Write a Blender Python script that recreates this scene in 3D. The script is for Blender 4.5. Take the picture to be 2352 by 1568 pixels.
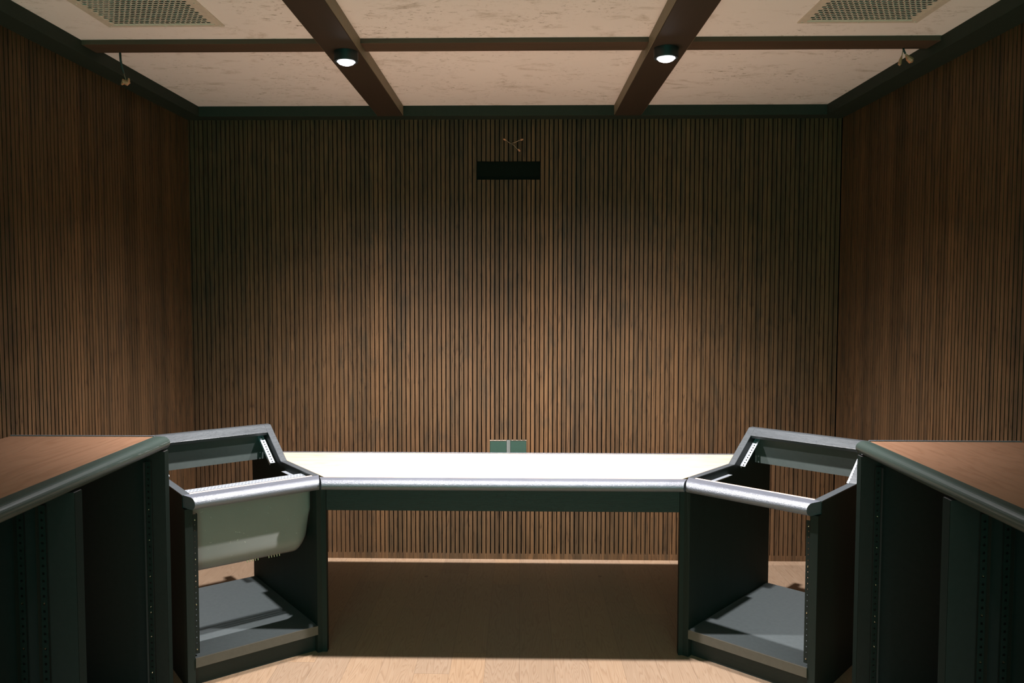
import bpy, bmesh, math, random
from mathutils import Vector, Matrix
random.seed(7)
for o in list(bpy.data.objects): bpy.data.objects.remove(o)
S = bpy.context.scene
COL = S.collection

# ------------------------------------------------------------------ camera
W, H = 2352, 1568
FPX, EYE = 1850.0, 1.55
YAW, ROLL, PITCH = 0.020, 0.001, math.atan(FPX / 35000.0)
PX, PY = 1158.0, 760.8                      # principal point of the (cropped) photograph
cam_d = bpy.data.cameras.new('camera'); cam = bpy.data.objects.new('camera', cam_d); COL.objects.link(cam)
F0 = Vector((-math.sin(YAW), math.cos(YAW), 0)); R0 = Vector((math.cos(YAW), math.sin(YAW), 0))
Fv = F0 * math.cos(PITCH) - Vector((0, 0, math.sin(PITCH))); U0 = F0 * math.sin(PITCH) + Vector((0, 0, math.cos(PITCH)))
Rv = R0 * math.cos(ROLL) + U0 * math.sin(ROLL); Uv = -R0 * math.sin(ROLL) + U0 * math.cos(ROLL)
M = Matrix((Rv, Uv, -Fv)).transposed().to_4x4(); M.translation = (0, 0, EYE)
cam.matrix_world = M
cam_d.sensor_fit = 'HORIZONTAL'; cam_d.sensor_width = 36.0
cam_d.lens = FPX / W * 36.0
cam_d.shift_x = (W / 2 - PX) / W
cam_d.shift_y = (PY - H / 2) / W
cam_d.clip_start = 0.05
S.camera = cam

# ------------------------------------------------------------------ world, lamps, exposure
wd = bpy.data.worlds.new('world'); S.world = wd; wd.use_nodes = True
bgn = wd.node_tree.nodes['Background']
bgn.inputs[0].default_value = (0.09, 0.82, 0.62, 1); bgn.inputs[1].default_value = 2.3   # added green fill through the open back, lifts the dark tones
S.view_settings.view_transform = 'Standard'; S.view_settings.look = 'None'
S.view_settings.gamma = 1.0; S.view_settings.use_curve_mapping = False
S.view_settings.exposure = 0.0
LAMP_W = 425.0
LAMPS = [(-0.698, 3.259), (0.571, 3.231), (-0.698, -0.60), (0.571, -0.60)]  # rear pair is unseen, added to brighten the ceiling by floor bounce
# beam profile of the downlights: angle from the axis (degrees) -> share of the peak intensity
BEAM = [(0, 0.72), (12, 0.84), (22, 1.0), (28, 1.28), (34, 1.18), (42, 0.62), (48, 0.27), (53, 0.12), (60, 0.035), (68, 0.0)]
LAMP_Z = 2.494                              # underside of the beams

# ------------------------------------------------------------------ material helpers
class NT:
    def __init__(s, name):
        s.m = bpy.data.materials.new(name); s.m.use_nodes = True
        s.t = s.m.node_tree; s.n = s.t.nodes; s.l = s.t.links
        s.b = s.n['Principled BSDF']
    def node(s, typ, **kw):
        x = s.n.new(typ)
        for k, v in kw.items(): setattr(x, k, v)
        return x
    def link(s, a, b): s.l.new(a, b)
    def math(s, op, a, b=None, c=None):
        x = s.n.new('ShaderNodeMath'); x.operation = op
        for i, v in enumerate((a, b, c)):
            if v is None: continue
            if isinstance(v, (int, float)): x.inputs[i].default_value = v
            else: s.l.new(v, x.inputs[i])
        return x.outputs[0]
    def coord(s, which='Object'):
        return s.n.new('ShaderNodeTexCoord').outputs[which]
    def sep(s, v):
        x = s.n.new('ShaderNodeSeparateXYZ'); s.l.new(v, x.inputs[0]); return x.outputs
    def comb(s, x=0, y=0, z=0):
        c = s.n.new('ShaderNodeCombineXYZ')
        for i, v in enumerate((x, y, z)):
            if isinstance(v, (int, float)): c.inputs[i].default_value = v
            else: s.l.new(v, c.inputs[i])
        return c.outputs[0]
    def noise(s, vec, scale=5, detail=4, rough=0.5, dist=0.0):
        x = s.n.new('ShaderNodeTexNoise'); s.l.new(vec, x.inputs['Vector'])
        x.inputs['Scale'].default_value = scale; x.inputs['Detail'].default_value = detail
        x.inputs['Roughness'].default_value = rough; x.inputs['Distortion'].default_value = dist
        return x.outputs['Fac']
    def white(s, vec):
        x = s.n.new('ShaderNodeTexWhiteNoise'); x.noise_dimensions = '3D'; s.l.new(vec, x.inputs['Vector'])
        return x.outputs['Value']
    def ramp(s, fac, stops):
        x = s.n.new('ShaderNodeValToRGB'); s.l.new(fac, x.inputs[0])
        e = x.color_ramp.elements
        while len(e) < len(stops): e.new(0.5)
        for el, (p, c) in zip(e, stops):
            el.position = p; el.color = (c[0], c[1], c[2], 1) if len(c) == 3 else c
        return x.outputs[0]
    def mix(s, fac, a, b, mode='MIX'):
        x = s.n.new('ShaderNodeMix'); x.data_type = 'RGBA'; x.blend_type = mode
        for sock, v in ((x.inputs[0], fac), (x.inputs[6], a), (x.inputs[7], b)):
            if isinstance(v, (int, float)): sock.default_value = v
            elif isinstance(v, tuple): sock.default_value = (*v, 1)
            else: s.l.new(v, sock)
        return x.outputs[2]
    def bump(s, h, strength=0.3, dist=0.002):
        x = s.n.new('ShaderNodeBump'); x.inputs['Strength'].default_value = strength
        x.inputs['Distance'].default_value = dist; s.l.new(h, x.inputs['Height'])
        s.l.new(x.outputs[0], s.b.inputs['Normal'])
    def base(s, c):
        if isinstance(c, tuple): s.b.inputs['Base Color'].default_value = (*c, 1)
        else: s.l.new(c, s.b.inputs['Base Color'])
    def set(s, **kw):
        for k, v in kw.items():
            i = s.b.inputs[k.replace('_', ' ')]
            if isinstance(v, (int, float)): i.default_value = v
            else: s.l.new(v, i)

def mk_plain(name, col, rough=0.5, metal=0.0, spec=0.5, bump=0.0):
    t = NT(name); c = t.coord()
    n = t.noise(c, 60, 3)
    t.base(t.mix(n, tuple(x * 0.85 for x in col), tuple(x * 1.15 for x in col)))
    t.set(Roughness=rough, Metallic=metal, Specular_IOR_Level=spec)
    if bump: t.bump(t.noise(c, 300, 2), bump, 0.001)
    return t.m

# walnut slats: veneer leaves run across neighbouring slats, grain runs up
def mk_slat(axis):
    t = NT('dark_oak_slats_' + axis); P = t.sep(t.coord()); a = P[0] if axis == 'x' else P[1]; z = P[2]
    leaf = t.math('FLOOR', t.math('DIVIDE', a, 0.236))
    slat = t.math('FLOOR', t.math('DIVIDE', a, 0.0253))
    r1 = t.white(t.comb(leaf, 3.1, 0)); r2 = t.white(t.comb(slat, 7.7, 1))
    fr = t.math('ABSOLUTE', t.math('SUBTRACT', t.math('FRACT', t.math('DIVIDE', a, 0.236)), 0.5))
    v = t.comb(t.math('MULTIPLY', fr, 3.2), t.math('MULTIPLY', r1, 37), t.math('MULTIPLY', z, 0.55))
    big = t.noise(v, 2.2, 3, 0.5, 0.3)
    rings = t.math('FRACT', t.math('MULTIPLY', big, 9.0))
    fine = t.noise(t.comb(t.math('MULTIPLY', a, 160), t.math('MULTIPLY', r2, 20), t.math('MULTIPLY', z, 5)), 1.0, 4, 0.6)
    pores = t.noise(t.comb(t.math('MULTIPLY', a, 500), 0, t.math('MULTIPLY', z, 22)), 1.0, 2, 0.5)
    c = t.ramp(rings, [(0.0, (0.170, 0.076, 0.036)), (0.50, (0.250, 0.118, 0.058)), (0.82, (0.235, 0.106, 0.052)), (0.94, (0.100, 0.046, 0.024)), (1.0, (0.130, 0.058, 0.028))])
    c = t.mix(t.math('MULTIPLY', fine, 0.55), c, (0.105, 0.060, 0.036))
    blot = t.noise(t.comb(t.math('MULTIPLY', a, 16), t.math('MULTIPLY', r1, 11), t.math('MULTIPLY', z, 3.2)), 1.0, 4, 0.6, 0.8)
    c = t.mix(t.math('MULTIPLY', t.ramp(blot, [(0.52, (0, 0, 0)), (0.70, (1, 1, 1))]), 0.6), c, (0.070, 0.048, 0.034))
    tint = t.mix(r2, (0.33, 0.375, 0.35), (0.56, 0.60, 0.54))
    c = t.mix(1.0, c, tint, 'MULTIPLY')
    tint2 = t.mix(r1, (0.90, 0.92, 0.95), (1.10, 1.07, 1.02))
    c = t.mix(1.0, c, tint2, 'MULTIPLY')
    c = t.mix(t.math('MULTIPLY', t.math('GREATER_THAN', pores, 0.62), 0.25), c, (0.05, 0.03, 0.02))
    t.base(c); t.set(Roughness=0.55, Specular_IOR_Level=0.18)
    t.bump(pores, 0.15, 0.0006)
    return t.m

def mk_floor():
    t = NT('oak_floor_planks'); P = t.sep(t.coord()); x, y = P[0], P[1]
    w = 0.142
    col = t.math('FLOOR', t.math('DIVIDE', x, w))
    rc = t.white(t.comb(col, 0.5, 2))
    yy = t.math('ADD', t.math('DIVIDE', y, 1.15), t.math('MULTIPLY', rc, 3.7))
    row = t.math('FLOOR', yy)
    r = t.white(t.comb(col, row, 5)); r3 = t.white(t.comb(col, row, 9))
    fx = t.math('FRACT', t.math('DIVIDE', x, w)); fy = t.math('FRACT', yy)
    ex = t.math('MINIMUM', fx, t.math('SUBTRACT', 1.0, fx)); ey = t.math('MINIMUM', fy, t.math('SUBTRACT', 1.0, fy))
    gap = t.math('MAXIMUM', t.math('LESS_THAN', ex, 0.008), t.math('LESS_THAN', ey, 0.0012))
    v = t.comb(t.math('MULTIPLY', fx, 1.5), t.math('MULTIPLY', y, 0.75), t.math('MULTIPLY', r, 50))
    g = t.noise(v, 1.9, 2, 0.45, 0.35)
    rings = t.math('FRACT', t.math('MULTIPLY', g, 20.0))
    fine = t.noise(t.comb(t.math('MULTIPLY', x, 190), t.math('MULTIPLY', y, 9), t.math('MULTIPLY', r, 9)), 1.0, 4, 0.6)
    c = t.ramp(rings, [(0.0, (0.55, 0.325, 0.175)), (0.30, (0.66, 0.405, 0.225)), (0.80, (0.68, 0.43, 0.245)), (0.93, (0.56, 0.33, 0.18)), (1.0, (0.55, 0.325, 0.175))])
    c = t.mix(t.math('MULTIPLY', fine, 0.35), c, (0.50, 0.30, 0.165))
    tint = t.ramp(r3, [(0.0, (0.88, 0.87, 0.86)), (0.5, (1.0, 1.0, 1.0)), (1.0, (1.06, 1.01, 0.93))])
    c = t.mix(1.0, c, tint, 'MULTIPLY')
    kn = t.node('ShaderNodeTexVoronoi'); kn.inputs['Scale'].default_value = 3.1
    t.link(t.comb(x, t.math('MULTIPLY', y, 0.7), 0), kn.inputs['Vector'])
    knot = t.math('LESS_THAN', kn.outputs['Distance'], 0.032)
    c = t.mix(t.math('MULTIPLY', knot, 0.6), c, (0.22, 0.11, 0.05))
    c = t.mix(t.math('MULTIPLY', gap, 0.30), c, (0.10, 0.055, 0.03))
    c = t.mix(1.0, c, (0.425, 0.475, 0.56), 'MULTIPLY')
    t.base(c); t.set(Roughness=0.42, Specular_IOR_Level=0.3)
    t.bump(t.math('ADD', fine, t.math('MULTIPLY', gap, -2.0)), 0.12, 0.0008)
    return t.m

def mk_oak(name, along='x', light=1.0, sat=0.0, rough=0.45):
    t = NT(name); P = t.sep(t.coord())
    a, b = (P[0], P[1]) if along == 'x' else (P[1], P[0])
    g = t.noise(t.comb(t.math('MULTIPLY', a, 0.9), t.math('MULTIPLY', b, 9), 0.3), 1.3, 4, 0.55, 0.5)
    rings = t.math('FRACT', t.math('MULTIPLY', g, 9.0))
    fine = t.noise(t.comb(t.math('MULTIPLY', a, 9), t.math('MULTIPLY', b, 260), P[2]), 1.0, 4, 0.6)
    k = light
    A = (0.60 * k, 0.345 * k * (1 - sat), 0.205 * k * (1 - 1.5 * sat)); B = (0.50 * k, 0.275 * k * (1 - sat), 0.155 * k * (1 - 1.5 * sat))
    c = t.ramp(rings, [(0.0, B), (0.4, A), (0.85, A), (1.0, B)])
    c = t.mix(t.math('MULTIPLY', fine, 0.3), c, tuple(0.8 * q for q in B))
    t.base(c); t.set(Roughness=rough, Specular_IOR_Level=0.4)
    t.bump(fine, 0.1, 0.0006)
    return t.m

# black-stained open-grain wood
def mk_black(name, along='x', rough=0.38, grain=0.5, col=(0.034, 0.043, 0.040), spec=0.5, dist=0.0012):
    t = NT(name); P = t.sep(t.coord())
    idx = {'x': (0, 1, 2), 'y': (1, 0, 2), 'z': (2, 0, 1)}[along]
    a, b, d = P[idx[0]], P[idx[1]], P[idx[2]]
    fine = t.noise(t.comb(t.math('MULTIPLY', a, 22), t.math('MULTIPLY', b, 330), t.math('MULTIPLY', d, 330)), 1.0, 3, 0.65)
    broad = t.noise(t.comb(t.math('MULTIPLY', a, 2), t.math('MULTIPLY', b, 28), t.math('MULTIPLY', d, 28)), 1.0, 3, 0.5, 0.4)
    h = t.math('ADD', t.math('MULTIPLY', t.math('GREATER_THAN', fine, 0.56), -0.8), t.math('MULTIPLY', broad, 0.5))
    t.base(t.mix(broad, tuple(q * 0.75 for q in col), tuple(q * 1.25 for q in col)))
    t.set(Roughness=rough, Specular_IOR_Level=spec)
    if grain: t.bump(h, grain, dist)
    return t.m

def mk_nose():
    t = NT('black_nosing_pebbled'); P = t.sep(t.coord())
    v = t.comb(t.math('MULTIPLY', P[0], 0.45), P[1], P[2])
    n = t.noise(v, 330, 3, 0.7); broad = t.noise(v, 60, 2)
    h = t.ramp(n, [(0.40, (0, 0, 0)), (0.62, (1, 1, 1))])
    t.base(t.mix(broad, (0.085, 0.092, 0.108), (0.115, 0.122, 0.145)))
    t.set(Roughness=0.34, Specular_IOR_Level=1.0)
    t.bump(h, 0.42, 0.0012)
    return t.m

def mk_plaster():
    t = NT('stained_plaster'); c = t.coord(); P = t.sep(c)
    st = t.comb(t.math('MULTIPLY', P[0], 1.0), t.math('MULTIPLY', P[1], 1.9), 0)
    n1 = t.noise(st, 5.5, 7, 0.72, 0.5)
    mask = t.noise(c, 4.0, 4, 0.65)
    n2 = t.noise(st, 30, 6, 0.75, 1.0)
    mot = t.noise(c, 1.3, 3, 0.5)
    basec = t.mix(mot, (0.88, 0.785, 0.775), (0.98, 0.895, 0.90))
    s1 = t.math('MULTIPLY', t.ramp(n1, [(0.55, (0, 0, 0)), (0.72, (1, 1, 1))]), 0.6)
    s2 = t.math('MULTIPLY', t.ramp(n2, [(0.56, (0, 0, 0)), (0.64, (1, 1, 1))]), t.ramp(mask, [(0.46, (0, 0, 0)), (0.60, (1, 1, 1))]))
    cc = t.mix(s1, basec, (0.42, 0.32, 0.24))
    cc = t.mix(t.math('MULTIPLY', s2, 0.75), cc, (0.27, 0.19, 0.13))
    t.base(cc); t.set(Roughness=0.85, Specular_IOR_Level=0.2)
    t.bump(n2, 0.15, 0.002)
    return t.m

def mk_beam(name, along, k=1.0):
    t = NT(name); P = t.sep(t.coord()); a, b = (P[0], P[1]) if along == 'x' else (P[1], P[0])
    g = t.noise(t.comb(t.math('MULTIPLY', a, 1.2), t.math('MULTIPLY', b, 14), P[2]), 1.5, 4, 0.6, 0.5)
    mot = t.noise(t.coord(), 2.3, 2)
    c = t.mix(g, (0.045 * k, 0.030 * k, 0.019 * k), (0.105 * k, 0.055 * k, 0.033 * k))
    c = t.mix(t.math('MULTIPLY', mot, 0.5), c, (0.050, 0.040, 0.028))
    t.base(c); t.set(Roughness=0.6, Specular_IOR_Level=0.3); t.bump(g, 0.2, 0.002)
    return t.m

MAT = {}
MAT['slat_x'] = mk_slat('x'); MAT['slat_y'] = mk_slat('y')
MAT['floor'] = mk_floor()
MAT['oak'] = mk_oak('oak_worktop', 'x', 1.22, -0.17, 0.34)
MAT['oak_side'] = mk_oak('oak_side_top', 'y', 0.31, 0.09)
MAT['black_x'] = mk_black('black_stained_wood_x', 'x', 0.5, 0.4, (0.014, 0.019, 0.017), 0.3); MAT['black_y'] = mk_black('black_stained_wood_y', 'y'); MAT['black_z'] = mk_black('black_stained_wood_z', 'z', 0.6, 0.4, (0.015, 0.020, 0.017), 0.15)
MAT['cab'] = mk_plain('black_cabinet_board', (0.027, 0.024, 0.023), 0.7, 0, 0.15)
MAT['nose_x'] = mk_nose()
MAT['nose_y'] = mk_black('black_nosing_y', 'y', 0.40, 0.5, (0.022, 0.034, 0.028), 0.32, 0.0012)
MAT['rim'] = mk_black('black_frame_grain', 'x', 0.40, 0.7, (0.048, 0.054, 0.058), 0.55, 0.002)
MAT['matte'] = mk_plain('matte_black_panel', (0.066, 0.076, 0.077), 0.6, 0, 0.15)
MAT['void'] = mk_plain('black_recess', (0.006, 0.009, 0.007), 0.9, 0, 0.0)
MAT['plaster'] = mk_plaster()
MAT['beam_y'] = mk_beam('dark_beam_y', 'y', 0.48); MAT['beam_x'] = mk_beam('dark_beam_x', 'x', 1.15)
MAT['trim'] = mk_plain('dark_trim', (0.020, 0.028, 0.020), 0.75, 0, 0.2)
MAT['taupe'] = mk_plain('taupe_lit_side', (0.21, 0.165, 0.105), 0.6)
MAT['steel'] = mk_plain('zinc_rail', (0.62, 0.66, 0.72), 0.35, 0.6)
MAT['darksteel'] = mk_plain('black_rail', (0.012, 0.016, 0.014), 0.6, 0, 0.2)
MAT['brass'] = mk_plain('brass_screw', (0.75, 0.60, 0.40), 0.25, 1.0)
MAT['grille'] = mk_plain('cream_grille', (0.66, 0.56, 0.48), 0.6)
MAT['wire'] = mk_plain('dark_cable', (0.03, 0.045, 0.04), 0.5)
MAT['nut'] = mk_plain('orange_wire_tip', (0.50, 0.21, 0.11), 0.5)
MAT['copper'] = mk_plain('bare_wire', (0.45, 0.30, 0.20), 0.4)
MAT['housing'] = mk_plain('lamp_housing', (0.010, 0.013, 0.012), 0.5)
MAT['socket'] = mk_plain('green_black_plate', (0.016, 0.040, 0.027), 0.5)
MAT['mullion'] = mk_plain('grey_divider', (0.10, 0.105, 0.095), 0.5)
MAT['lip'] = mk_plain('pale_lip', (0.34, 0.26, 0.20), 0.5)
MAT['strip'] = mk_plain('pale_strip', (0.75, 0.50, 0.38), 0.5)

def mk_sheet():
    t = NT('dusty_grey_sheet'); c = t.coord()
    n = t.noise(c, 5, 4); sp = t.noise(c, 42, 3, 0.65, 1.5)
    col = t.mix(n, (0.175, 0.178, 0.165), (0.235, 0.23, 0.215))
    col = t.mix(t.math('MULTIPLY', t.math('GREATER_THAN', sp, 0.70), 0.45), col, (0.62, 0.60, 0.52))
    t.base(col); t.set(Roughness=0.45, Specular_IOR_Level=0.5)
    return t.m
MAT['sheet'] = mk_sheet()
t = NT('lamp_lens'); t.base((1.0, 1.0, 1.0)); t.b.inputs['Emission Color'].default_value = (0.93, 0.95, 1.0, 1); t.b.inputs['Emission Strength'].default_value = 14.0
MAT['lens'] = t.m

# ------------------------------------------------------------------ mesh helpers
class MB:
    def __init__(s): s.bm = bmesh.new()
    def box(s, x0, x1, y0, y1, z0, z1):
        v = [s.bm.verts.new(p) for p in ((x0,y0,z0),(x1,y0,z0),(x1,y1,z0),(x0,y1,z0),(x0,y0,z1),(x1,y0,z1),(x1,y1,z1),(x0,y1,z1))]
        for f in ((3,2,1,0),(4,5,6,7),(0,1,5,4),(1,2,6,5),(2,3,7,6),(3,0,4,7)): s.bm.faces.new([v[i] for i in f])
        return s
    def prism(s, pts, d0, d1, plane='yz'):
        """polygon pts extruded: plane 'yz' along x, 'xz' along y, 'xy' along z"""
        def P(p, d):
            return {'yz': (d, p[0], p[1]), 'xz': (p[0], d, p[1]), 'xy': (p[0], p[1], d)}[plane]
        a = [s.bm.verts.new(P(p, d0)) for p in pts]; b = [s.bm.verts.new(P(p, d1)) for p in pts]
        n = len(pts)
        s.bm.faces.new(a); s.bm.faces.new(b[::-1])
        for i in range(n): s.bm.faces.new((a[i], b[i], b[(i+1) % n], a[(i+1) % n]))
        return s
    def loft(s, loops, closed_loop=True, caps=True):
        R = [[s.bm.verts.new(p) for p in L] for L in loops]
        n = len(R[0])
        for i in range(len(R) - 1):
            for j in range(n if closed_loop else n - 1):
                k = (j + 1) % n
                s.bm.faces.new((R[i][j], R[i][k], R[i+1][k], R[i+1][j]))
        if caps and closed_loop: s.bm.faces.new(R[0]); s.bm.faces.new(R[-1][::-1])
        return s
    def lathe(s, prof, c=(0, 0, 0), n=32, axis='z'):
        loops = []
        for r, h in prof:
            L = []
            for i in range(n):
                a = 2 * math.pi * i / n
                p = {'z': (r*math.cos(a), r*math.sin(a), h), 'y': (r*math.cos(a), h, r*math.sin(a)), 'x': (h, r*math.cos(a), r*math.sin(a))}[axis]
                L.append((c[0]+p[0], c[1]+p[1], c[2]+p[2]))
            loops.append(L)
        return s.loft(loops)
    def tube(s, pts, r, n=8):
        pts = [Vector(p) for p in pts]; loops = []
        for i, p in enumerate(pts):
            d = (pts[min(i+1, len(pts)-1)] - pts[max(i-1, 0)]).normalized()
            u = d.orthogonal().normalized() if i == 0 else (u - d * u.dot(d)).normalized()
            w = d.cross(u); rr = r[i] if isinstance(r, (list, tuple)) else r
            loops.append([p + u*rr*math.cos(2*math.pi*k/n) + w*rr*math.sin(2*math.pi*k/n) for k in range(n)])
        return s.loft(loops)
    def build(s, name, mat, parent=None, bevel=0.0, smooth=False, seg=2):
        bmesh.ops.recalc_face_normals(s.bm, faces=s.bm.faces)
        me = bpy.data.meshes.new(name); s.bm.to_mesh(me); s.bm.free()
        me.materials.append(MAT[mat] if isinstance(mat, str) else mat)
        if smooth:
            for p in me.polygons: p.use_smooth = True
        o = bpy.data.objects.new(name, me); COL.objects.link(o)
        if parent: o.parent = parent
        if bevel:
            b = o.modifiers.new('bevel', 'BEVEL'); b.width = bevel; b.segments = seg; b.limit_method = 'ANGLE'; b.angle_limit = math.radians(35)
        return o

def thing(name, label, cat, loc=(0, 0, 0), rz=0.0, group=None):
    o = bpy.data.objects.new(name, None); COL.objects.link(o); o.empty_display_size = 0.1
    o.location = loc; o.rotation_euler = (0, 0, rz); o['label'] = label; o['category'] = cat
    if group: o['group'] = group
    return o
def tag(o, label, cat, group=None):
    o['label'] = label; o['category'] = cat
    if group: o['group'] = group
    return o
def struct(o, label, cat):
    o['kind'] = 'structure'; o['label'] = label; o['category'] = cat; return o

# ------------------------------------------------------------------ the room
XL, XR, YF, YB, ZC = -1.87, 1.78, 4.55, -1.60, 2.55
PITCHW, SLW, SLD = 0.0253, 0.0194, 0.032
m = MB(); m.box(XL - 0.15, XR + 0.15, YB, YF + 0.15, -0.08, 0.0)
struct(m.build('floor', 'floor'), 'pale oak plank floor running towards the front wall', 'floor')

# the slats stand proud of a black backing; two openings are cut in the front wall
OPEN = [(-0.2460, 0.1082, 2.160, 2.263), (-0.1690, 0.0340, 0.560, 0.690)]
def slat_wall(name, label, axis, a0, a1, face, out):
    """face = coordinate of the slat fronts; out = +1/-1 direction of the backing"""
    m = MB(); a = a0; i = 0
    if axis == 'x': a = -0.1689 + (PITCHW - SLW)/2 - PITCHW * math.ceil((-0.1689 - a0)/PITCHW)
    while a < a1 - 0.004:
        w = min(a + SLW, a1)
        segs = [(0.028, 2.56)]
        if axis == 'x':
            for (o0, o1, z0, z1) in OPEN:
                if w > o0 and a < o1:
                    segs = [q for s0, s1 in segs for q in (((s0, z0), (z1, s1)) if s0 < z0 and s1 > z1 else ((s0, s1),))]
        for s0, s1 in segs:
            if axis == 'x': m.box(a, w, min(face, face + out*SLD), max(face, face + out*SLD), s0, s1)
            else: m.box(min(face, face + out*SLD), max(face, face + out*SLD), a, w, s0, s1)
        a += PITCHW; i += 1
    o = m.build(name, 'slat_' + axis)
    m = MB(); b0, b1 = face + out*SLD, face + out*(SLD + 0.10)
    b0, b1 = min(b0, b1), max(b0, b1)
    if axis == 'x': m.box(a0 - 0.1, a1 + 0.1, b0, b1, 0, 2.60)
    else: m.box(b0, b1, a0, a1 + 0.1, 0, 2.60)
    m.build('backing', 'void', o)
    return struct(o, label, 'wall')
slat_wall('wall_front', 'dark brown vertical slat wall behind the desk', 'x', XL, XR, YF, 1)
slat_wall('wall_left', 'dark brown vertical slat wall on the left', 'y', YB, YF, XL, -1)
slat_wall('wall_right', 'dark brown vertical slat wall on the right', 'y', YB, YF, XR, 1)
for n, b, l in (('baseboard_front', (XL, XR, YF - 0.001, YF + 0.03, 0, 0.030), 'low brown skirting strip below the front slats'),
                ('baseboard_left', (XL - 0.02, XL + 0.001, YB, YF, 0, 0.030), 'low brown skirting strip below the left slats'),
                ('baseboard_right', (XR - 0.001, XR + 0.02, YB, YF, 0, 0.030), 'low brown skirting strip below the right slats')):
    struct(MB().box(*b).build(n, 'slat_x' if 'front' in n else 'slat_y'), l, 'skirting')

# ceiling slab with two duct openings
GL = (-1.545, -1.155, 2.62, 3.08); GR = (1.065, 1.455, 2.62, 3.08)
m = MB(); xs = [XL - 0.15, GL[0], GL[1], GR[0], GR[1], XR + 0.15]; ys = [YB, GL[2], GL[3], YF + 0.15]
for i in range(5):
    for j in range(3):
        if j == 1 and i in (1, 3): continue
        m.box(xs[i], xs[i+1], ys[j], ys[j+1], ZC, ZC + 0.10)
bmesh.ops.remove_doubles(m.bm, verts=m.bm.verts, dist=1e-5)
seen = {}
for f in list(m.bm.faces):
    k = tuple(round(c, 4) for c in f.calc_center_median())
    seen.setdefault(k, []).append(f)
dead = [f for fs in seen.values() if len(fs) > 1 for f in fs]
bmesh.ops.delete(m.bm, geom=dead, context='FACES_ONLY')
struct(m.build('ceiling', 'plaster'), 'cream plaster ceiling panels with brown trowel stains', 'ceiling')

BZ = 2.494
def trim(n, b, mat, l, bev=0.002):
    struct(MB().box(*b).build('trim_%d' % n, mat, None, bev), l, 'beam')
trim(1, (-0.784, -0.645, YB, 4.46, BZ, ZC), 'beam_y', 'dark ceiling beam left of centre, carrying a downlight')
trim(2, (0.511, 0.656, YB, 4.46, BZ, ZC), 'beam_y', 'dark ceiling beam right of centre, carrying a downlight')
for n, xs_ in ((1, (-0.784, -0.645)), (2, (0.511, 0.656))):  # thin strips paint the ceiling and desk bounce onto the beam sides
    b = bpy.data.objects['trim_%d' % n]
    for x, sgn in zip(xs_, (-1, 1)):
        a_, b_ = sorted((x + sgn*0.0002, x + sgn*0.0022))
        q = MB().box(a_, b_, YB, 4.454, BZ + 0.003, ZC - 0.0005).build('lit_side', 'taupe', b); q['label'] = 'beam side with bounce light put into its lighter brown'
trim(3, (XL, XR, 4.455, YF + 0.01, BZ, ZC), 'trim', 'dark edge trim where ceiling meets the front wall')
trim(4, (XL - 0.01, -1.772, YB, 4.455, BZ, ZC), 'trim', 'dark edge trim where ceiling meets the left wall')
trim(5, (1.660, XR + 0.01, YB, 4.455, BZ, ZC), 'trim', 'dark edge trim where ceiling meets the right wall')
k = 6
for (y0, y1) in ((3.27, 3.385), (1.70, 1.815), (0.10, 0.215)):
    for (x0, x1, w) in ((-1.772, -0.784, 'left'), (-0.645, 0.511, 'middle'), (0.656, 1.660, 'right')):
        trim(k, (x0, x1, y0, y1, ZC - 0.019, ZC), 'beam_x', 'shallow brown cross batten of the %s ceiling bay%s' % (w, '' if y0 > 3 else (', behind the viewer' if y0 < 1 else ', nearer the viewer')), 0.001); k += 1

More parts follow.
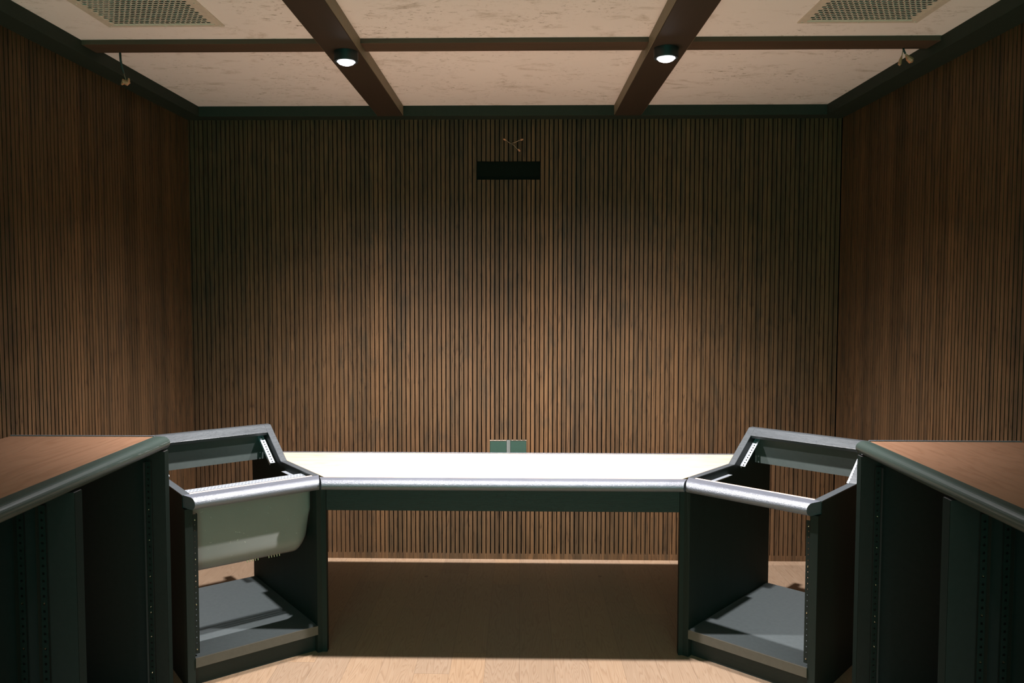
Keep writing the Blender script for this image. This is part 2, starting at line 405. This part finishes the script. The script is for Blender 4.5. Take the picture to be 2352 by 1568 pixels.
# ------------------------------------------------------------------ ceiling grilles
def perforated(x0, x1, y0, y1, z0, z1, px, py, hx, hy, stagger=True):
    """real perforated sheet: bands of metal with rows of holes left open"""
    m = MB(); ny = int((y1 - y0) / py); oy = (y1 - y0 - ny * py) / 2
    y = y0
    m.box(x0, x1, y0, y0 + oy + (py - hy) / 2, z0, z1)
    for j in range(ny):
        ya = y0 + oy + j * py + (py - hy) / 2; yb = ya + hy
        s = px / 2 if (stagger and j % 2) else 0.0
        x = x0; h = x0 + (px - hx) / 2 + s
        while h + hx < x1 - 0.002:
            m.box(x, h, ya, yb, z0, z1); x = h + hx; h += px
        m.box(x, x1, ya, yb, z0, z1)
        m.box(x0, x1, yb, min(yb + py - hy, y1) if j < ny - 1 else y1, z0, z1)
    return m
def grille(g, label):
    t = thing('ceiling_grille', label, 'ceiling vent', ((g[0]+g[1])/2, (g[2]+g[3])/2, ZC), 0, 'air grilles in the ceiling')
    hx, hy = (g[1]-g[0])/2, (g[3]-g[2])/2
    perforated(-hx, hx, -hy, hy, -0.0025, -0.0010, 0.0195, 0.0185, 0.0158, 0.0128).build('perforated_sheet', 'grille', t)
    m = MB(); fw = 0.028
    m.box(-hx-fw, -hx, -hy-fw, hy+fw*0.8, -0.005, 0); m.box(hx, hx+fw, -hy-fw, hy+fw*0.8, -0.005, 0)
    m.box(-hx, hx, -hy-fw, -hy, -0.005, 0); m.box(-hx, hx, hy, hy+fw*0.8, -0.005, 0)
    m.build('frame', 'grille', t, 0.001)
    m = MB(); m.box(-hx-0.02, hx+0.02, -hy-0.02, hy+0.02, 0.30, 0.31)
    for b in ((-hx-0.01, -hx, -hy, hy), (hx, hx+0.01, -hy, hy), (-hx, hx, -hy-0.01, -hy), (-hx, hx, hy, hy+0.01)): m.box(*b, 0.0, 0.30)
    m.build('duct', 'void', t)
    for x, y in ((-hx-0.014, hy+0.01), (0, hy+0.012), (hx+0.014, hy+0.01), (-hx-0.014, 0), (hx+0.014, 0), (-hx-0.014, -hy-0.014), (hx+0.014, -hy-0.014)):
        MB().lathe([(0.0005, -0.0075), (0.0035, -0.0068), (0.0045, -0.005), (0.0045, -0.003)], (x, y, 0), 12).build('screw', 'grille', t, smooth=True)
    return t
grille(GL, 'cream perforated ceiling grille in the left ceiling bay')
grille(GR, 'cream perforated ceiling grille in the right ceiling bay')

# ------------------------------------------------------------------ downlights
def downlight(x, y, label, tilt=(0.0, 0.0)):
    t = thing('downlight', label, 'ceiling light', (x, y, BZ), 0, 'downlights under the beams')
    MB().lathe([(0.040, 0), (0.048, 0), (0.048, -0.036), (0.0465, -0.040), (0.037, -0.040), (0.036, -0.034), (0.035, -0.015), (0.0005, -0.014)], n=48).build('housing', 'housing', t, smooth=False)
    MB().lathe([(0.0345, -0.030), (0.0345, -0.036), (0.033, -0.042), (0.028, -0.047), (0.019, -0.051), (0.009, -0.0525), (0.0005, -0.053)], n=40).build('lens', 'lens', t, smooth=True)
    L = bpy.data.lights.new('bulb', 'SPOT'); L.energy = LAMP_W; L.color = (1.0, 0.97, 0.985); L.spot_size = math.radians(160); L.spot_blend = 0.1; L.shadow_soft_size = 0.028
    L.use_nodes = True; nt = L.node_tree; em = nt.nodes['Emission']
    tc = nt.nodes.new('ShaderNodeTexCoord'); sp = nt.nodes.new('ShaderNodeSeparateXYZ'); nt.links.new(tc.outputs['Normal'], sp.inputs[0])
    ab = nt.nodes.new('ShaderNodeMath'); ab.operation = 'ABSOLUTE'; nt.links.new(sp.outputs[2], ab.inputs[0])
    ac = nt.nodes.new('ShaderNodeMath'); ac.operation = 'ARCCOSINE'; nt.links.new(ab.outputs[0], ac.inputs[0])
    dv = nt.nodes.new('ShaderNodeMath'); dv.operation = 'DIVIDE'; nt.links.new(ac.outputs[0], dv.inputs[0]); dv.inputs[1].default_value = math.pi / 2
    cr = nt.nodes.new('ShaderNodeValToRGB'); cr.color_ramp.interpolation = 'LINEAR'; nt.links.new(dv.outputs[0], cr.inputs[0])
    e = cr.color_ramp.elements
    while len(e) < len(BEAM): e.new(0.5)
    for el, (a, v) in zip(e, BEAM): el.position = a / 90.0; el.color = (v, v, v, 1)
    ml = nt.nodes.new('ShaderNodeMath'); ml.operation = 'MULTIPLY'; nt.links.new(cr.outputs[0], ml.inputs[0]); ml.inputs[1].default_value = 1.0
    nt.links.new(ml.outputs[0], em.inputs['Strength'])
    lo = bpy.data.objects.new('bulb', L); COL.objects.link(lo); lo.parent = t; lo.location = (0, 0, -0.085); lo.rotation_euler = (math.radians(tilt[0]), math.radians(tilt[1]), 0)
    return t
downlight(*LAMPS[0], 'round black downlight shining under the left ceiling beam', (6.5, -3))
downlight(*LAMPS[1], 'round black downlight shining under the right ceiling beam', (6.5, 3))
downlight(*LAMPS[2], 'added unseen downlight on the left beam, behind the viewer')
downlight(*LAMPS[3], 'added unseen downlight on the right beam, behind the viewer')

# ------------------------------------------------------------------ front wall fittings
o = MB().box(OPEN[0][0]-0.001, OPEN[0][1]+0.001, YF + 0.014, YF + SLD - 0.0005, OPEN[0][2]-0.001, OPEN[0][3]+0.001).build('mounting_plate', 'void', None, 0.001)
tag(o, 'black rectangular plate set into the slats high on the front wall', 'wall plate')
t = thing('wall_socket', 'green-black double socket in the slats just above the desk back edge', 'socket', (-0.066, YF, 0.56))
MB().box(-0.106, -0.0105, 0.004, SLD - 0.0005, 0.0, 0.124).build('cover_plate', 'socket', t, 0.001)
MB().box(0.0105, 0.106, 0.004, SLD - 0.0005, 0.0, 0.126).build('cover_plate', 'socket', t, 0.001)
MB().box(-0.0105, 0.0105, -0.002, SLD - 0.0005, 0.0, 0.129).build('divider', 'mullion', t, 0.001)
MB().box(-0.106, -0.0115, 0.001, SLD - 0.0005, 0.1245, 0.1285).build('lip', 'lip', t, 0.001)
MB().box(0.0115, 0.106, 0.001, SLD - 0.0005, 0.1265, 0.1295).build('lip', 'lip', t, 0.001)

def blob(m, c, r):
    m.lathe([(0.0004, -r[2]), (r[0]*0.7, -r[2]*0.7), (r[0], 0), (r[0]*0.75, r[2]*0.65), (0.0004, r[2])], c, 10)
# three stripped wire ends sprouting from the front wall
t = thing('wire_tail', 'three thin wires with orange tips sprouting high on the front wall', 'wire', (-0.053, YF, 2.355))
ends = [(-0.031, -0.05, 0.016), (0.054, -0.05, 0.016), (0.040, -0.045, -0.036)]
MB().tube([(0.002, 0.02, -0.01), (0, 0, -0.004), (0, -0.03, 0)], 0.003).build('sheath', 'wire', t, smooth=True)
for i, e in enumerate(ends):
    w = MB().tube([(0, -0.028, 0), (e[0]*0.4, -0.036, e[2]*0.3), (e[0]*0.8, -0.044, e[2]*0.85), e], 0.0011, 6).build('conductor', 'copper', t, smooth=True)
    m = MB(); d = Vector((e[0], 0, e[2])).normalized() * 0.011; p = Vector(e)
    m.tube([p - d*0.3, p + d*0.2, p + d, p + d*1.3], [0.0022, 0.0050, 0.0046, 0.0018], 8); m.build('tip', 'nut', w, smooth=True)

# cables hanging from the cross batten by each side wall
t = thing('hanging_cable', 'dark cable with a pinkish taped end hanging from the left cross batten', 'cable', (-1.672, 3.385, 2.531))
MB().tube([(0, 0, 0), (0.001, 0.001, -0.03), (0.006, 0.002, -0.06), (0.014, 0.003, -0.085)], [0.0048, 0.0048, 0.0045, 0.003]).build('sheath', 'wire', t, smooth=True)
MB().tube([(0.012, 0.003, -0.083), (0.022, 0.004, -0.115)], 0.0012, 6).build('conductor', 'copper', t, smooth=True)
m = MB(); m.tube([(0.002, 0.003, -0.130), (0.012, 0.0, -0.118), (0.026, 0.003, -0.124), (0.036, 0.002, -0.120)], [0.004, 0.012, 0.011, 0.006], 7)
m.tube([(0.030, 0.0, -0.126), (0.033, 0.001, -0.112), (0.034, 0.0, -0.104)], [0.006, 0.006, 0.003], 6); m.build('taped_end', 'nut', t, smooth=False)
t = thing('hanging_cable', 'short forked cable with two orange tips hanging from the right cross batten', 'cable', (1.560, 3.375, 2.531))
MB().tube([(0, 0, 0.0), (0.003, -0.002, -0.012), (0.008, -0.002, -0.022)], 0.004).build('sheath', 'wire', t, smooth=True)
w = MB().tube([(0, 0, -0.002), (-0.004, 0, -0.030), (-0.008, 0, -0.050)], 0.0018, 6).build('conductor', 'copper', t, smooth=True)
MB().tube([(-0.004, 0, -0.028), (-0.010, 0, -0.048), (-0.013, 0, -0.064), (-0.012, 0, -0.070)], [0.002, 0.006, 0.007, 0.002], 7).build('tip', 'nut', w)
w = MB().tube([(0.008, -0.002, -0.022), (0.018, -0.002, -0.034)], 0.0025, 6).build('conductor', 'copper', t, smooth=True)
MB().tube([(0.012, 0, -0.026), (0.022, 0, -0.040), (0.034, 0, -0.050), (0.040, 0, -0.052)], [0.004, 0.011, 0.013, 0.006], 7).build('tip', 'nut', w)

# ------------------------------------------------------------------ desk nosing profile
def nose_profile(back, front, top, bot, n=8):
    """(depth, z) outline: flat top, full rounded front"""
    cz = (top + bot) / 2; rz = (top - bot) / 2; cx = front + min(abs(back-front), rz * 1.25) * (1 if back > front else -1)
    P = [(back, bot), (back, top)]
    for i in range(2 * n + 1):
        a = math.pi / 2 + math.pi * i / (2 * n)
        P.append((cx + (cx - front) * math.cos(a) * (1 if True else 1), cz + rz * math.sin(a)))
    return P

# ------------------------------------------------------------------ front desk
OLx, OLy, ORx, ORy = -0.828, 3.349, 0.680, 3.346
AL = math.atan2(0.616, 0.787); AR = -math.atan2(0.663, 0.749)
vL = (-math.sin(AL), math.cos(AL)); vR = (-math.sin(AR), math.cos(AR))
T = 0.755
YD0, YD1 = 3.349, 3.852
desk = thing('front_desk', 'low centre desk with glowing pale oak top between the two racks', 'desk', (-0.066, YD0, 0))
dx = -0.066
def lx(x): return x - dx
tb = 0.503 / vL[1]; tc = 0.503 / vR[1]; g = 0.002
top = [(lx(OLx) + g, 0.0), (lx(ORx) - g, 0.0), (lx(ORx + vR[0]*tc) - g, 0.503), (lx(OLx + vL[0]*tb) + g, 0.503)]
MB().prism(top, 0.722, T, 'xy').build('tabletop', 'oak', desk)
le = [(top[3][0], 0.503), (top[2][0], 0.503), (top[2][0], 0.512), (top[3][0], 0.512)]
MB().prism(le, 0.715, T + 0.004, 'xy').build('back_edging', 'nose_x', desk, 0.001)
prof = nose_profile(0.0, -0.066, T + 0.0005, 0.712)
m = MB()
x0b, x0f, x1b, x1f = lx(-0.846), lx(-0.822), lx(0.699), lx(0.672)
L0, L1 = [], []
for (d, z) in prof:
    k = -d / 0.066
    L0.append((x0b + (x0f - x0b) * k, d, z)); L1.append((x1b + (x1f - x1b) * k, d, z))
m.loft([L0, [(a[0]*0.5 + b[0]*0.5, a[1], a[2]) for a, b in zip(L0, L1)], L1]); m.build('nosing', 'nose_x', desk, smooth=False)
MB().box(lx(-0.822), lx(0.672), 0.010, 0.032, 0.611, 0.721).build('apron', 'black_x', desk, 0.001)
MB().box(lx(-0.850), lx(-0.822), 0.004, 0.032, 0.0, 0.721).build('leg', 'black_z', desk, 0.001)
MB().box(lx(0.672), lx(0.702), 0.004, 0.032, 0.0, 0.721).build('leg', 'black_z', desk, 0.001)
m = MB(); xa, xb = top[3][0] + 0.03, top[2][0] - 0.03
m.box(xa, xb, 0.47, 0.825, 0.590, 0.602); m.box(xa, xb, 0.819, 0.825, 0.602, 0.612); m.box(xa, xb, 0.47, 0.482, 0.602, 0.721)
m.build('shadow_tray', 'matte', desk, 0.001)  # unseen, added so the desk's shadow reaches close to the front wall

# ------------------------------------------------------------------ angled racks
RW, PT = 0.565, 0.030
def rack(side, loc, rz, sg, label):
    t = thing('equipment_rack', label, 'rack', (loc[0], loc[1], 0), rz, 'angled racks beside the desk')
    def X(a, b): a, b = sg*a, sg*b; return (min(a, b), max(a, b))
    # side panels: profile seen from the side
    prof = [(0.0, 0.0), (0.0, 0.705), (0.0, T), (0.405, T), (0.605, 0.895), (0.640, 0.895), (0.780, 0.700), (0.780, 0.10), (0.83, 0.05), (0.83, 0.0)]
    for a, b in ((0.0, PT), (RW - PT, RW)):
        q = [(0.012, 0.0), (0.012, 0.705)] + prof[2:]
        MB().prism([(0.012, 0.0), (0.012, 0.706), (0.044, 0.706), (0.044, T - 0.001)] + [(p[0], p[1] - 0.004) for p in prof[3:5]] + [(p[0], p[1] - (0.004 if p[1] > 0.8 else 0)) for p in prof[5:]], *X(a, b), 'yz').build('side_panel', 'black_z', t, 0.001)
        # lighter capping on the panel edge: level run, sloping run
        c = MB(); c.prism([(0.046, T - 0.002), (0.046, T + 0.002), (0.405, T + 0.002), (0.605, 0.897), (0.640, 0.897), (0.640, 0.8915), (0.607, 0.8915), (0.406, T - 0.003)], *X(a, b), 'yz')
        c.build('edge_capping', 'rim', t, 0.0008)
    # top rim on the slope
    s = (0.605 - 0.405, 0.895 - T); L = math.hypot(*s); s = (s[0]/L, s[1]/L)
    p0 = (0.605, 0.8972); p1 = (p0[0] - s[0]*0.050, p0[1] - s[1]*0.050)
    MB().prism([p0, (0.640, 0.8972), (0.648, 0.886), (0.62, 0.870), (p1[0] + 0.008, p1[1] - 0.014), p1], *X(PT, RW - PT), 'yz').build('top_rim', 'rim', t, 0.001)
    # back apron, slanting down and back
    MB().box(*X(PT, RW - PT), 0.612, 0.630, 0.735, 0.884).build('back_panel', 'backp', t)
    # front nosing
    pr = nose_profile(0.044, -0.038, T + 0.0012, 0.708)
    m = MB(); A, B = [], []
    for d, z in pr:
        k = (0.044 - d) / 0.082
        ua = 0.004 + k * (0.034); ub = RW - 0.003 - 0.022 * k
        A.append((sg*ua, d, z)); B.append((sg*(ub), d, z))
    m.loft([A, [((a[0]+b[0])/2, a[1], a[2]) for a, b in zip(A, B)], B]); m.build('nosing', 'nose_x', t)
    MB().box(*X(PT, RW - PT), 0.0445, 0.062, T - 0.012, T + 0.0005).build('oak_strip', 'strip', t, 0.0006)
    # bottom shelf with front lipping, plinth
    MB().box(*X(PT, RW - PT), 0.014, 0.76, 0.082, 0.118).build('shelf', 'matte', t, 0.001)
    MB().box(*X(PT, RW - PT), 0.008, 0.0138, 0.080, 0.1185).build('shelf_lipping', MAT['lipping'], t, 0.0008)
    MB().box(*X(PT, RW - PT), 0.040, 0.058, 0.0, 0.0815).build('plinth', 'black_x', t)
    # perforated mounting rails along the slope (inner side of each panel)
    rl = 0.196
    ang = math.atan2(0.895 - T, 0.200)
    for a, flip in ((PT, 1), (RW - PT, -1)):
        m = perforated(-0.011, 0.009, -rl/2, rl/2, -0.0012, 0.0012, 0.020, rl/12.0, 0.0062, 0.0075, False)
        m.box(-0.013*flip - 0.001, -0.013*flip + 0.001, -rl/2, rl/2, -0.012, 0.002)
        o = m.build('rack_rail', 'steel', t)
        o.location = (sg*(a + flip*0.016), 0.538, 0.798); o.rotation_euler = (ang, 0, 0)
    # level rail on the inner panel
    z = 0.722
    perforated(-0.012, 0.012, 0.09, 0.36, -0.001, 0.001, 0.024, 0.0222, 0.005, 0.006, False)
    o = MB().box(-0.009, 0.009, 0.095, 0.345, -0.001, 0.001).box(-sg*0.0095 - 0.001, -sg*0.0095 + 0.001, 0.095, 0.345, -0.012, 0.001).build('level_rail', 'steel', t)
    o.location = (sg*(PT + 0.0115), 0, z)
    # vertical mounting rails behind the front stiles
    for a, fl in ((RW - PT - 0.010, -1),):
        m = perforated(-0.009, 0.009, 0.13, 0.68, -0.001, 0.001, 0.018, 0.0222, 0.0035, 0.0045, False)
        m.box(-fl*0.009 - 0.001, -fl*0.009 + 0.001, 0.13, 0.68, -0.014, 0.001)
        o = m.build('rack_rail', 'darksteel', t)
        o.rotation_euler = (math.pi/2, 0, 0); o.location = (sg*a, 0.024, 0)
        for zz in (0.147, 0.325, 0.503, 0.658):
            MB().lathe([(0.0004, 0.0035), (0.002, 0.003), (0.003, 0.001)], (0, zz, 0), 10).build('screw', 'brass', o)
    return t
MAT['backp'] = mk_plain('rack_back_board', (0.048, 0.058, 0.054), 0.5)
MAT['edge'] = mk_plain('black_edge_shade', (0.004, 0.007, 0.005), 0.85, 0, 0.05)  # near-black stands for the shade on the cabinet panel fronts
MAT['lipping'] = mk_plain('bounce_shelf_edge', (0.075, 0.065, 0.05), 0.45)  # warm floor bounce put into the lipping colour
rL = rack('left', (OLx, OLy), AL, -1, 'angled black rack left of the desk, with a hanging grey sheet inside')
rR = rack('right', (ORx, ORy), AR, 1, 'angled empty black rack right of the desk')
# the left rack also carries a perforated lacing bar and a dusty bent sheet
m = perforated(-0.252, 0.252, 0.0, 0.050, -0.0012, 0.0012, 0.0140, 0.0165, 0.0080, 0.0060, True)
m.box(-0.255, 0.255, -0.003, 0.0, -0.016, 0.0012)
o = m.build('lacing_bar', 'steel', rL); o.location = (-RW/2, 0.122, 0.742)
m = MB(); pts = []
# sheet: front drop, curling back at the lower edge and at the inner side
nx, nz = 40, 26
def sheet_pt(i, j):
    u = 0.034 + (0.528 - 0.034) * i / nx; w = j / nz
    z = 0.704 - 0.277 * w; v = 0.070
    cu = max(0.0, (w - 0.78) / 0.22); v += 0.045 * cu * cu
    # inner bottom corner rolls away with a large radius
    s = 1 - min(1.0, (u - 0.034) / 0.060); k = max(0.0, w - 0.42) / 0.58
    v += 0.05 * s * s * k
    if s > 0:
        zmin = 0.427 + 0.060 * (1 - math.sqrt(max(0.0, 1 - s * s)))
        z = 0.704 - (0.704 - zmin) * w
    return (-u, v, z)
vs = [[m.bm.verts.new(sheet_pt(i, j)) for j in range(nz + 1)] for i in range(nx + 1)]
for i in range(nx):
    for j in range(nz): m.bm.faces.new((vs[i][j], vs[i+1][j], vs[i+1][j+1], vs[i][j+1]))
sh = m.build('hanging_sheet', 'sheet', rL, smooth=True)
sm = sh.modifiers.new('solid', 'SOLIDIFY'); sm.thickness = 0.0016
sh['label'] = 'dusty grey bent sheet'
for k in range(12):
    u = 0.155 + 0.0115 * k + (0.012 if k > 5 else 0)
    if k in (5, 6): continue
    MB().tube([(-u, 0.112, 0.430), (-u, 0.111, 0.419)], 0.0016, 6).build('pin', 'brass', sh)

# ------------------------------------------------------------------ high side desks
def side_desk(sg, face, wood, wall, yfar, ydiv, label):
    ZT = 1.010; ynear = 0.95
    t = thing('side_desk', label, 'desk', (face, (yfar + ynear)/2, 0), 0, 'high side desks along the walls')
    oy = (yfar + ynear)/2
    def X(a, b): a, b = a - face, b - face; return (min(a, b), max(a, b))
    def Y(a, b): return (a - oy, b - oy)
    MB().box(*X(wood, wall - sg*0.004), *Y(ynear, yfar + 0.0), ZT - 0.030, ZT).build('tabletop', 'oak_side', t)
    MB().box(*X(wood, wall - sg*0.004), *Y(yfar + 0.0003, yfar + 0.008), ZT - 0.032, ZT + 0.0035).build('edging', 'nose_x', t)
    fr = face - sg*0.002
    pr = nose_profile(0.0, -abs(wood - fr), ZT + 0.0008, ZT - 0.046)
    m = MB(); A = [(wood - face + sg*d, ynear - oy, z) for d, z in pr]; B = [(p[0], yfar + 0.008 - oy, p[2]) for p in A]
    m.loft([A, B]); m.build('nosing', 'nose_y', t)
    fx = face + sg*0.003; back = wall - sg*0.02; ZU = ZT - 0.047
    ends = [(yfar - 0.034, yfar), (ydiv, ydiv + 0.040), (1.62, 1.66), (ynear, ynear + 0.03)]
    for i, (a, b) in enumerate(ends):
        MB().box(*X(fx, back), *Y(a, b), 0, ZU if i not in (0, 3) else ZU).build('side_panel' if i in (0, 3) else 'divider', 'cab', t, 0.001)
        MB().box(*X(fx - sg*0.0012, fx - sg*0.0001), *Y(a + 0.0005, b - 0.0005), 0.001, ZU - 0.001).build('edge_shade', 'edge', t)  # dark strip paints shade onto the panel's front edge
    MB().box(*X(wood + sg*0.004, back), *Y(ynear, yfar), ZU + 0.0005, ZT - 0.0305).build('sub_top', 'black_y', t)
    MB().box(*X(back, back + sg*0.012), *Y(ynear, yfar), 0.0, ZU).build('back_panel', 'cab', t)
    MB().box(*X(fx + sg*0.01, back), *Y(ynear + 0.03, yfar - 0.034), 0.02, 0.05).build('base_shelf', 'cab', t)
    # perforated rails on the panels' viewer-side faces
    for yy, dep in ((yfar - 0.034, 0.052), (ydiv, 0.086), (ydiv, 0.150), (1.62, 0.086)):
        m = perforated(-0.010, 0.010, 0.09, 0.93, -0.001, 0.001, 0.020, 0.0222, 0.007, 0.007, False)
        m.box(sg*0.010 - 0.001, sg*0.010 + 0.001, 0.09, 0.93, -0.001, 0.018)
        o = m.build('rack_rail', 'darksteel', t); o.rotation_euler = (math.pi/2, 0, 0); o.location = (fx - face + sg*dep, yy - 0.0165 - oy, 0)
        for zz in (0.156, 0.29, 0.379, 0.4, 0.512, 0.645, 0.756):
            if random.random() < 0.72:
                MB().lathe([(0.0003, 0.0045), (0.0022, 0.004), (0.0032, 0.0012)], (0, zz, 0), 10).build('screw', 'brass', o)
    return t
side_desk(-1, -1.280, -1.335, XL, 2.885, 2.265, 'high oak-topped desk with black rack bays along the left wall')
side_desk(1, 1.197, 1.240, XR, 2.860, 2.240, 'high oak-topped desk with black rack bays along the right wall')
